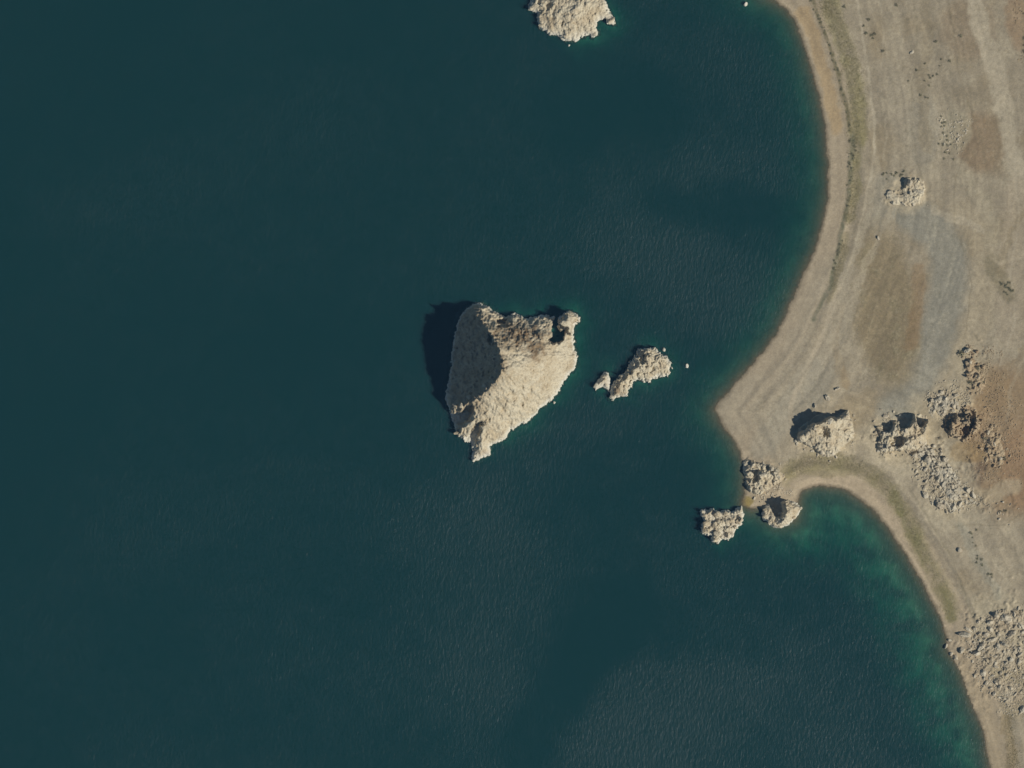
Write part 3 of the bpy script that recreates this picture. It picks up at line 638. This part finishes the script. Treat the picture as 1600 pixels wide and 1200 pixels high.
outcrop("tufa_outcrop", "pale outcrop with three black hollows, just east of the deeply shadowed one", "outcrop",
    outline=TWIN_OUT, crest=[(1378, 680, 3), (1397, 673, 7), (1414, 672, 6), (1428, 660, 12), (1449, 658, 13), (1440, 680, 6), (1414, 690, 9), (1400, 702, 3)], mat=M_TUFA, on_land=True, step=0.35, knob=(3.6, .9), seed=33, edge=1.0, block=2.0,
    cuts=[([(1400, 642), (1424, 640), (1426, 658), (1416, 668), (1403, 668)], 18, 1.3), ([(1429, 640), (1448, 645), (1447, 660), (1438, 668), (1431, 664)], 18, 1.3),
          ([(1366, 656), (1388, 660), (1395, 667), (1389, 675), (1374, 671)], 12, 1.2), ([(1388, 684), (1409, 681), (1413, 690), (1404, 698), (1390, 694)], 12, 1.3)],
    knobs=[(1396, 671, 3.5, 1.1), (1427, 661, 3, 1.2), (1380, 677, 3), (1414, 672, 3.5), (1385, 698, 3), (1418, 693, 4, .8), (1436, 690, 4, .8), (1374, 690, 3, .8)])
outcrop("tufa_outcrop", "brown shadowed crag split by dark clefts on the eastern slope", "outcrop",
    outline=BROKEN_OUT, crest=[(1487, 664, 5), (1500, 652, 5), (1509, 655, 6), (1525, 658, 10), (1514, 678, 4)], mat=M_BROWN, on_land=True, step=0.35, knob=(3, .8), seed=34, edge=0.0, block=2.5, power=1.3, jag=2.4,
    cuts=[([(1476, 668), (1482, 658), (1487, 661), (1482, 673)], 7, 1.5), ([(1513, 628), (1520, 630), (1524, 660), (1516, 672), (1512, 655)], 14, 1.2), ([(1498, 638), (1506, 636), (1506, 652), (1498, 654)], 9, 1.2), ([(1499, 670), (1512, 666), (1514, 677), (1503, 682)], 8, 1.2)],
    knobs=[(1487, 672, 3), (1506, 660, 3), (1526, 664, 3.5, 1.2), (1498, 684, 3), (1509, 644, 3, .8)], kset=B_BROWN + B_BROWN)
outcrop("tufa_outcrop", "smooth bright boulder-like outcrop alone on the northern gravel flat", "outcrop",
    outline=NORTHKNOB_OUT, crest=[(1418, 288, 4.0), (1430, 292, 4.5), (1436, 302, 3.5), (1426, 312, 1.5), (1396, 308, 1.2)], mat=M_TUFA, on_land=True, step=0.35, knob=(3.4, 0.6), rough=0.6, seed=35, edge=0.3, power=0.8, block=0.8, jag=1.8,
    knobs=[(1420, 287, 5, .8), (1436, 300, 5, .7), (1422, 302, 3.5, .7)])

M_GREY = mat_rock("grey_tufa", tuple(lin((186, 178, 158))), tuple(lin((168, 158, 136))), tuple(lin((132, 122, 102))))
M_SAND = mat_rock("sandy_tufa", tuple(lin((180, 168, 143))), tuple(lin((166, 152, 126))), tuple(lin((136, 122, 98))))
def ledge(label, out, crest, seed, knobs, mat=None, block=2.1, jag=2.2):
    _, r = outcrop("rock_ledge", label, "ledge", part="rock_mass", outline=out, crest=crest, mat=mat or M_GREY, on_land=True, step=0.4, knob=(3.0, .8), seed=seed, edge=0.0, block=block, jag=jag, power=1.2, knobs=knobs, sink=0.75, where=lambda x, y: sm(-0.25, 0.35, fbm(x, y, 8, 3, seed + 60)))
    V = r[2][0]; LEDGES.append((V[:, :2].min(0), V[:, :2].max(0), r))
LEDGES = []
ledge("long grey ledge of broken rock running down from the outcrop with three hollows", [(1432, 698), (1450, 694), (1468, 706), (1486, 724), (1498, 744), (1506, 766), (1500, 782), (1484, 784), (1470, 770), (1458, 750), (1444, 730), (1430, 714)],
      [(1448, 708, 1.6), (1470, 730, 1.8), (1486, 756, 1.5), (1492, 772, 1.0)], 41, [(1455, 712, 3.5), (1466, 716, 3), (1478, 742, 3.5, .8), (1488, 760, 3, .8)])
ledge("small grey ledge at the foot of the rubble slope, by the bright boulder", [(1456, 780), (1470, 776), (1486, 784), (1498, 794), (1490, 802), (1472, 800), (1460, 794)], [(1466, 788, 1.6), (1484, 792, 1.2)], 42, [(1466, 788, 4, 1.1), (1480, 790, 3)])
ledge("pale ledge on the bright rise northwest of the brown crag", [(1446, 640), (1456, 622), (1476, 614), (1494, 618), (1498, 632), (1486, 644), (1468, 650), (1452, 652)], [(1458, 636, 1.2), (1484, 628, 1.5)], 43, [(1462, 630, 3), (1474, 622, 3), (1458, 642, 3)])
ledge("tan ledge under the two round bushes on the eastern slope", [(1506, 560), (1518, 556), (1530, 572), (1540, 596), (1536, 614), (1520, 616), (1510, 598), (1504, 578)], [(1516, 570, 1.6), (1526, 600, 1.6)], 44, [(1514, 566, 3), (1528, 588, 3)], mat=M_BROWN)
ledge("tan ledge low on the eastern slope, southeast of the brown crag", [(1532, 668), (1546, 662), (1560, 676), (1572, 704), (1566, 726), (1550, 730), (1540, 706), (1532, 688)], [(1544, 680, 1.8), (1556, 710, 1.5)], 45, [(1542, 676, 3), (1552, 694, 3), (1562, 716, 3)], mat=M_BROWN)
ledge("broad pale ledge along the north edge of the southeastern boulder field", [(1538, 968), (1556, 952), (1580, 950), (1604, 956), (1606, 980), (1586, 990), (1562, 988), (1544, 984)], [(1556, 968, 1.5), (1586, 968, 1.6)], 46, [(1556, 962, 3.5), (1584, 960, 4), (1592, 978, 3)], block=1.5, mat=M_SAND)
ledge("angular pale ledge in the middle of the southeastern boulder field", [(1520, 1004), (1544, 994), (1572, 998), (1596, 1012), (1598, 1040), (1578, 1052), (1552, 1046), (1534, 1032)], [(1544, 1016, 1.2), (1578, 1026, 1.4)], 47, [(1536, 1008, 3.5), (1560, 1012, 3.5), (1580, 1030, 4), (1556, 1036, 3)], block=1.5, mat=M_SAND)
ledge("low pale ledge at the south end of the southeastern boulder field", [(1544, 1060), (1564, 1056), (1590, 1064), (1604, 1086), (1590, 1106), (1566, 1100), (1550, 1082)], [(1562, 1076, 1.0), (1588, 1088, 1.3)], 48, [(1562, 1072, 3), (1586, 1084, 3.5)], block=1.1, mat=M_SAND)

# ------------------------------------------------------------------ single boulders
def boulder(x, y, r, label, group=None, mset=None, hgt=0.9, name="boulder"):
    X, Y = px(x, y); R = r * S; mset = mset or B_PALE
    z = float(ground_at(X, Y))
    for lo, hi, rr in LEDGES:
        if lo[0] < X < hi[0] and lo[1] < Y < hi[1]: z = max(z, top_of(rr, X, Y) - 0.3 * R)
    o = place(name, random.choice(mset), X, Y, max(z, -0.6) + R * hgt * 0.2, R * random.uniform(.8, 1.2), R * random.uniform(.7, 1.0), R * hgt, random.uniform(0, 6.28))
    return tag(o, label, "boulder", group)
for a in [(1038, 546, 3, "white rock in the water off the north corner of the long low islet"),
          (1074, 571, 3, "lone white rock awash east of the long low islet"),
          (1166, 6, 3.2, "lone white rock awash near the northern shore at the picture's top edge"),
          (1050, 575, 2.2, "small pale rock against the east side of the long low islet"),
          (889, 71, 2.0, "tiny rock awash just south of the topmost islet")]:
    boulder(a[0], a[1], a[2], a[3], mset=B_LAKE, hgt=0.8)
for a in [(1392, 301, 5, "greyish boulder west of the smooth bright outcrop on the northern flat"),
          (1395, 317, 4.5, "boulder southwest of the smooth bright outcrop on the northern flat"),
          (1412, 319, 4.5, "low boulder south of the smooth bright outcrop on the northern flat"),
          (1426, 318, 5, "pale boulder just below the smooth bright outcrop on the northern flat"),
          (1372, 372, 3, "lone white stone on the gravel flat beside a track"),
          (1424, 82, 3, "lone pale stone on the northern flat among scattered shrubs"),
          (1308, 607, 4, "single pale boulder north of the deeply shadowed outcrop"),
          (1293, 623, 5, "pale boulder at the north foot of the deeply shadowed outcrop"),
          (1273, 634, 4, "small boulder touching the north edge of the deep black shadow"),
          (1247, 687, 4, "whitish boulder at the southwest tip of the deeply shadowed outcrop"),
          (1470, 790, 7, "bright boulder with a dark west side at the foot of the grey rubble slope"),
          (1478, 799, 4, "small boulder southeast of the bright one under the grey rubble slope"),
          (1500, 787, 5, "pale boulder at the lower end of the grey rubble slope"),
          (1499, 859, 5, "low pinkish pale boulder alone on the flat above the south bay"),
          (1570, 963, 9, "big bright boulder, the largest in the southeastern boulder field"),
          (1510, 548, 7, "pale boulder beside a dark bush at the top of the eastern slope"),
          (1598, 1108, 6, "white boulder at the right edge of the southeastern boulder field"),
          (1478, 1010, 4, "pale boulder at the waterline below the southeastern boulder field"),
          (1486, 1022, 4, "second pale boulder at the waterline below the southeastern boulder field"),
          (1493, 1028, 4, "third pale boulder at the waterline below the southeastern boulder field"),
          (1483, 1000, 3.5, "dark-backed boulder at the waterline, northernmost of those below the southeastern boulder field")]:
    boulder(a[0], a[1], a[2], a[3])

def field(poly, n, rmin, rmax, kind, where, group, mset=None, hgt=0.9, seed=0):
    """Scatter boulders; each label says its size, the side of the field it lies on and, for the biggest on that side, that it is."""
    r = random.Random(seed); pts = P(poly); x0, y0 = pts.min(0); x1, y1 = pts.max(0); done = []; t = 0
    while len(done) < n and t < n * 60:
        t += 1; x = r.uniform(x0, x1); y = r.uniform(y0, y1)
        if not bool(inside(np.array([x]), np.array([y]), pts)[0]): continue
        rad = rmin + (rmax - rmin) * r.random() ** 2.2
        if any((x - a) ** 2 + (y - b) ** 2 < ((rad + c) * S * 0.85) ** 2 for a, b, c in done): continue
        done.append((x, y, rad))
    xs = np.array([d[0] for d in done]); ys = np.array([d[1] for d in done]); best = {}
    def zone(x, y):
        v = "north" if y > np.quantile(ys, .67) else "south" if y < np.quantile(ys, .33) else ""
        h = "west" if x < np.quantile(xs, .33) else "east" if x > np.quantile(xs, .67) else ""
        return (v + h) or "middle"
    zs = [zone(x, y) for x, y, _ in done]
    for i, z in enumerate(zs):
        if z not in best or done[i][2] > done[best[z]][2]: best[z] = i
    for i, (x, y, rad) in enumerate(done):
        q = (rad - rmin) / (rmax - rmin); size = "larger" if q > .4 else "mid-sized" if q > .1 else "small"
        if best[zs[i]] == i: size = "biggest"
        boulder(x / S + 800, 600 - y / S, rad, f"{size} {kind} on the {zs[i]} side of {where}" if zs[i] != "middle" else f"{size} {kind} in the middle of {where}",
                group, mset, hgt * r.uniform(.8, 1.25))
field([(1500, 985), (1540, 960), (1600, 945), (1610, 1080), (1560, 1100), (1525, 1060), (1500, 1020)], 85, 2.4, 7.5,
      "pale boulder", "the southeastern boulder field", "boulders of the southeastern field", seed=1)
field([(1420, 715), (1450, 700), (1500, 750), (1530, 780), (1500, 800), (1455, 790), (1430, 750)], 75, 2.0, 6.0,
      "grey boulder", "the rubble slope above the south bay", "boulders of the grey rubble slope", seed=2)
field([(1440, 690), (1470, 700), (1480, 722), (1460, 730), (1440, 712)], 18, 3, 7,
      "fallen boulder", "the pile below the outcrop with three hollows", "boulders below the outcrop with three hollows", seed=3, hgt=1.1)
field([(1450, 615), (1490, 610), (1500, 640), (1470, 650), (1452, 640)], 26, 2.2, 5.5,
      "pale stone", "the bright rise northwest of the brown crag", "stones northwest of the brown crag", seed=4)
field([(1530, 670), (1560, 660), (1580, 720), (1545, 740), (1530, 710)], 22, 2.0, 4.2,
      "brownish stone", "the tan slope southeast of the brown crag", "stones southeast of the brown crag", seed=5, mset=B_BROWN, hgt=1.0)
field([(1470, 180), (1510, 180), (1512, 235), (1480, 240), (1465, 215)], 20, 1.4, 2.8,
      "pale stone", "the stony patch on the northern flat", "stones of the northern flat", seed=6, hgt=0.6)
field([(1500, 540), (1530, 540), (1545, 610), (1515, 620), (1505, 580)], 18, 2, 4.2,
      "brown stone", "the rock line north of the brown crag", "stones north of the brown crag", seed=7, mset=B_BROWN, hgt=1.1)
field([(1160, 718), (1225, 726), (1240, 745), (1200, 780), (1170, 780)], 18, 1.6, 3,
      "stone", "the broken outcrop at the spit's neck", "stones at the neck of the spit", seed=8)
field([(1240, 690), (1330, 640), (1345, 680), (1300, 722), (1260, 715)], 24, 1.8, 4.5,
      "stone", "the deeply shadowed outcrop", "stones around the deeply shadowed outcrop", seed=9)
field([(1365, 640), (1400, 635), (1450, 700), (1420, 715), (1365, 712)], 30, 1.8, 5,
      "stone", "the outcrop with three black hollows", "stones around the outcrop with three hollows", seed=10)
field([(1540, 800), (1560, 760), (1595, 770), (1590, 830)], 10, 1.4, 2.6, "stone", "the dry slope at the right edge", "stones of the dry slope", seed=12)

# ------------------------------------------------------------------ shrubs
def leaf_mat(name, c):
    m, nt, b = new_mat(name)
    oi = nt.nodes.new("ShaderNodeObjectInfo"); geo = nt.nodes.new("ShaderNodeNewGeometry")
    n = noise_node(nt, 3.0, 2, 0.5, geo.outputs["Position"])
    r = ramp(nt, n.outputs[0], [(0.3, tuple(0.7 * np.array(c))), (0.7, tuple(1.3 * np.array(c)))])
    nt.links.new(r.outputs[0], b.inputs["Base Color"]); return m
M_SAGE = leaf_mat("sagebrush_leaf", lin((134, 130, 102))); M_GRASS = leaf_mat("dry_grass", lin((132, 124, 86))); M_TWIG = leaf_mat("twig_wood", lin((92, 78, 60)))
def shrub_meshes(k):
    r = random.Random(50 + k); V = []; F = []
    for _ in range(110):
        a = r.uniform(0, 6.28); e = math.acos(r.uniform(0, 1)); q = r.uniform(0.5, 1.0) * (1 + 0.25 * math.sin(3 * a + k))
        c = np.array([q * math.sin(e) * math.cos(a), q * math.sin(e) * math.sin(a), 0.12 + 0.85 * q * math.cos(e)])
        u = np.array([r.gauss(0, 1) for _ in range(3)]); u /= np.linalg.norm(u); w = np.cross(u, [r.gauss(0, 1) for _ in range(3)]); w /= np.linalg.norm(w)
        s = r.uniform(0.12, 0.26); i = len(V)
        V += [c - u * s, c + w * s * .5, c + u * s, c - w * s * .5]; F.append((i, i + 1, i + 2, i + 3))
    fol = bpy.data.meshes.new("foliage"); fol.from_pydata([tuple(v) for v in V], [], F); fol.materials.append(M_SAGE)
    V = []; F = []
    for _ in range(7):
        a = r.uniform(0, 6.28); d = np.array([math.cos(a) * .6, math.sin(a) * .6, r.uniform(.5, .9)]); p = np.array([-math.sin(a), math.cos(a), 0]) * .04
        q = np.cross(d, p); q = q / np.linalg.norm(q) * .04
        i = len(V); V += [p - [0, 0, .15], -p - [0, 0, .15], q - [0, 0, .15], d]; F += [(i, i + 1, i + 3), (i + 1, i + 2, i + 3), (i + 2, i, i + 3)]
    st = bpy.data.meshes.new("stem"); st.from_pydata([tuple(v) for v in V], [], F); st.materials.append(M_TWIG)
    return fol, st
SHRUBS = [shrub_meshes(k) for k in range(5)]
def shrub(x, y, r, label, group=None, h=0.8):
    X, Y = px(x, y); z = float(ground_at(X, Y)); R = r * S
    e = bpy.data.objects.new("shrub", None); link(e); e.location = (X, Y, z); e.rotation_euler = (0, 0, random.uniform(0, 6.28)); e.scale = (R, R * random.uniform(.8, 1), R * h)
    tag(e, label, "shrub", group)
    f, s = random.choice(SHRUBS)
    link(bpy.data.objects.new("foliage", f), e); link(bpy.data.objects.new("stem", s), e)
for a in [(1319, 11, "shrub on the olive strip at the top, nearest the strand line"), (1400, 9, "dark shrub alone at the top edge of the northern flat"),
          (1462, 66, "dark round shrub alone on the northern flat"), (1500, 57, "isolated shrub north of the pale road strip"),
          (1379, 80, "small shrub just east of the beach track"), (1357, 31, "small shrub beside the beach track near the top edge"),
          (1570, 798, "low dark bush patch on the dry slope at the right edge"), (1562, 799, "dark bush at the west end of the dry slope's bush patch")]:
    shrub(a[0], a[1], 3.2, a[2])
for x, y, r, l in [(1500, 553, 5.5, "dark bush beside the pale boulder at the top of the eastern slope"), (1515, 598, 4.5, "dark round bush, western one of a pair on the eastern slope"),
                   (1533, 597, 4, "dark round bush, eastern one of a pair on the eastern slope"), (1526, 575, 4.5, "dark bush between the brown stones on the upper eastern slope"),
                   (1538, 684, 4, "dark bush on the tan slope southeast of the brown crag"), (1568, 716, 4, "dark upright bush low on the tan eastern slope")]:
    shrub(x, y, r, l, h=1.1)
def shrub_field(pts, n, w, label, group, rmin=1.5, rmax=2.6, seed=0):
    r = random.Random(seed); L = smooth_line(np.array(pts, float), 6); got = []
    for _ in range(n):
        i = r.randrange(len(L) - 1); t = r.random(); p = L[i] + t * (L[i + 1] - L[i])
        got.append((p[1] + r.gauss(0, w), p[0] + r.gauss(0, w), r.uniform(rmin, rmax)))
    got.sort(); small = sorted(g[2] for g in got); n = len(got)
    for i, (y, x, rad) in enumerate(got):
        part = "northern end" if i < n * .25 else "upper middle" if i < n * .5 else "lower middle" if i < n * .75 else "southern end"
        big = "bigger" if rad > small[n // 2] else "smaller"
        txt = "northernmost " + label if i == 0 else "southernmost " + label if i == n - 1 else f"{big} {label}, at its {part}"
        shrub(x, y, rad, txt, group, h=r.uniform(.5, .9))
shrub_field([(1352, 50), (1360, 55), (1365, 62)], 7, 4, "shrub of the tight clump east of the beach track", "clump of shrubs east of the beach track", 2, 3.2, 1)
shrub_field([(1425, 110), (1450, 130), (1465, 110), (1440, 170), (1480, 200)], 16, 8, "shrub of the sprinkle over the northern flat", "shrubs of the northern flat", seed=2)
shrub_field([(1263, -5), (1275, 20), (1286, 45), (1299, 85), (1311, 120), (1321, 165), (1328, 205)], 45, 1.5, "shrub of the row along the northern strand line", "shrubs of the northern strand line", 1.2, 2.2, 3)
shrub_field([(1330, 215), (1330, 240), (1327, 270), (1324, 320)], 26, 3.0, "grey-green shrub of the belt behind the beach curve", "shrubs behind the beach curve", 1.3, 2.6, 4)
shrub_field([(1316, 375), (1309, 395), (1303, 418), (1302, 424)], 14, 1.2, "shrub of the broken row below the beach curve", "shrubs below the beach curve", 1.4, 2.4, 5)
shrub_field([(1465, 190), (1480, 200), (1470, 225), (1490, 245)], 16, 7, "dull shrub of the stony patch on the northern flat", "shrubs among the stones", 1.5, 2.8, 6)
shrub_field([(1380, 280), (1388, 272), (1402, 272), (1412, 276)], 12, 4, "shrub of the group north of the smooth bright outcrop", "shrubs by the smooth bright outcrop", 1.8, 3.2, 7)
shrub_field([(1518, 823), (1516, 835), (1526, 868), (1537, 888), (1548, 902)], 16, 3.5, "shrub of the dry wash above the bay", "shrubs of the dry wash", 1.5, 2.8, 8)
shrub_field([(1560, 442), (1570, 455), (1575, 440)], 14, 6, "shrub of the dark patch near the right edge", "shrubs near the right edge", 1.6, 2.8, 9)
shrub_field([(1595, 20), (1600, 60), (1598, 100)], 10, 4, "shrub of the row on the top right corner slope", "shrubs of the corner slope", 1.5, 2.6, 10)

# ------------------------------------------------------------------ grass and loose stones: too many to count
def tufts(name, label, cat, lines, n, mat, rmin, rmax, seed, blades=3):
    r = np.random.default_rng(seed); V = []; F = []
    for pts, w, share in lines:
        L = smooth_line(P(pts), 6); k = int(n * share)
        i = r.integers(0, len(L) - 1, k); t = r.random(k)[:, None]
        p = L[i] + t * (L[i + 1] - L[i]) + r.normal(0, w * S, (k, 2))
        z = ground_at(p[:, 0], p[:, 1]); ok = z > 0.35; p = p[ok]; z = z[ok]
        for q in range(blades):
            a = r.random(len(p)) * 6.283; s = r.uniform(rmin, rmax, len(p)); h = s * r.uniform(.5, 1.1, len(p))
            dx, dy = np.cos(a) * s, np.sin(a) * s
            A = np.stack([p[:, 0] - dx * .3, p[:, 1] - dy * .3, z - .03], 1); B = np.stack([p[:, 0] + dx * .1 - dy * .35, p[:, 1] + dy * .1 + dx * .35, z - .03], 1)
            C = np.stack([p[:, 0] + dx * .8, p[:, 1] + dy * .8, z + h], 1)
            b0 = sum(map(len, V)); V += [A, B, C]; m = len(p)
            F.append(np.stack([b0 + np.arange(m), b0 + m + np.arange(m), b0 + 2 * m + np.arange(m)], 1))
    me = mesh_np(name, np.vstack(V), np.vstack(F), mat, smooth=False)
    return tag(link(bpy.data.objects.new(name, me)), label, cat, kind="stuff")
tufts("grass", "olive dry grass in belts behind the beaches", "grass",
      [([(1290, 0), (1305, 30), (1325, 90), (1338, 150), (1338, 210)], 9, .28), ([(1336, 215), (1334, 290), (1326, 345)], 6, .12), ([(1318, 380), (1300, 450)], 4, .05),
       ([(1235, 735), (1262, 722), (1310, 722), (1355, 735), (1390, 768), (1420, 815), (1445, 870), (1488, 965)], 8, .30), ([(1360, 400), (1390, 480), (1380, 580)], 32, .17), ([(1575, 1120), (1585, 1200)], 5, .06)],
      15000, M_GRASS, 0.25, 0.6, 5)
def stones(name, label, polys, n, mat, smin, smax, seed):
    r = np.random.default_rng(seed); V = []; F = []; tot = 0
    base = np.array([(1, 0, 0), (-.9, .1, 0), (0, 1, 0), (.1, -.9, 0), (.1, .1, .9), (0, 0, -.6)])
    tri = np.array([(0, 2, 4), (2, 1, 4), (1, 3, 4), (3, 0, 4), (2, 0, 5), (1, 2, 5), (3, 1, 5), (0, 3, 5)])
    for poly, share in polys:
        pts = P(poly); k = int(n * share); x = r.uniform(pts[:, 0].min(), pts[:, 0].max(), k * 3); y = r.uniform(pts[:, 1].min(), pts[:, 1].max(), k * 3)
        edge = np.clip(sdist(x, y, pts) / 11.0, -1, 1); dn = 1.3 * fbm(x, y, 10, 3, 88) + r.normal(0, .3, k * 3) + 1.3 * (edge - 0.75); ok = inside(x, y, pts) & (dn > -.1); x = x[ok][:k]; y = y[ok][:k]
        z = ground_at(x, y); ok = z > 0.1; x, y, z = x[ok], y[ok], z[ok]; k = len(x)
        s = smin + (smax - smin) * r.random(k) ** 2; a = r.random(k) * 6.283
        b = base[None] * r.uniform(.65, 1.2, (k, 6, 3)) * s[:, None, None]
        c, sn = np.cos(a)[:, None], np.sin(a)[:, None]
        w = np.stack([b[:, :, 0] * c - b[:, :, 1] * sn + x[:, None], b[:, :, 0] * sn + b[:, :, 1] * c + y[:, None], b[:, :, 2] + z[:, None] + .15 * s[:, None]], 2)
        V.append(w.reshape(-1, 3)); F.append((tri[None] + (np.arange(k) * 6)[:, None, None] + tot).reshape(-1, 3)); tot += k * 6
    me = mesh_np(name, np.vstack(V), np.vstack(F), mat, smooth=False)
    return tag(link(bpy.data.objects.new(name, me)), label, "stones", kind="stuff")
stones("loose_stones", "loose pale stones littering the rubble slopes", [
    ([(1490, 985), (1540, 950), (1620, 930), (1620, 1150), (1560, 1120), (1525, 1070)], .32), ([(1415, 700), (1450, 690), (1500, 730), (1560, 790), (1500, 812), (1455, 795), (1425, 755)], .24),
    ([(1440, 600), (1500, 590), (1540, 640), (1480, 660), (1440, 650)], .1), ([(1360, 650), (1390, 640), (1450, 690), (1440, 715), (1365, 715)], .08), ([(1240, 680), (1330, 630), (1350, 690), (1290, 725), (1250, 715)], .08),
    ([(1160, 712), (1235, 726), (1240, 780), (1170, 790)], .07), ([(1460, 170), (1520, 170), (1520, 250), (1465, 245)], .025), ([(1375, 290), (1440, 275), (1450, 325), (1380, 325)], .04)],
    9000, M_BOULD, 0.25, 0.95, 3)
stones("brown_stones", "loose brown stones on the eastern slope", [([(1490, 530), (1560, 540), (1600, 640), (1600, 760), (1530, 760), (1500, 700), (1520, 620)], .8), ([(1575, 0), (1620, 0), (1620, 140), (1590, 120)], .2)],
    2200, M_BROWN, 0.25, 0.8, 4)

# ------------------------------------------------------------------ the air between the aircraft and the lake
def haze():
    m = bpy.data.materials.new("haze_air"); m.use_nodes = True; nt = m.node_tree; nt.nodes.clear()
    out = nt.nodes.new("ShaderNodeOutputMaterial"); v = nt.nodes.new("ShaderNodeVolumePrincipled")
    v.inputs["Color"].default_value = (*HAZE_COL, 1); v.inputs["Density"].default_value = HAZE_DENS; v.inputs["Anisotropy"].default_value = 0.0
    nt.links.new(v.outputs[0], out.inputs["Volume"])
    x, y, z0, z1 = 16000.0, 16000.0, -80.0, CAM_H + 60
    V = np.array([(a, b, c) for c in (z0, z1) for b in (-y, y) for a in (-x, x)])
    F = np.array([(0, 2, 3, 1), (4, 5, 7, 6), (0, 1, 5, 4), (2, 6, 7, 3), (0, 4, 6, 2), (1, 3, 7, 5)])
    tag(link(bpy.data.objects.new("haze", mesh_np("haze", V, F, m, smooth=False))), "thin bluish air above the whole lake", "haze", kind="stuff")
HAZE_COL = (0.24, 0.58, 0.98); HAZE_DENS = 1.4e-5
haze()
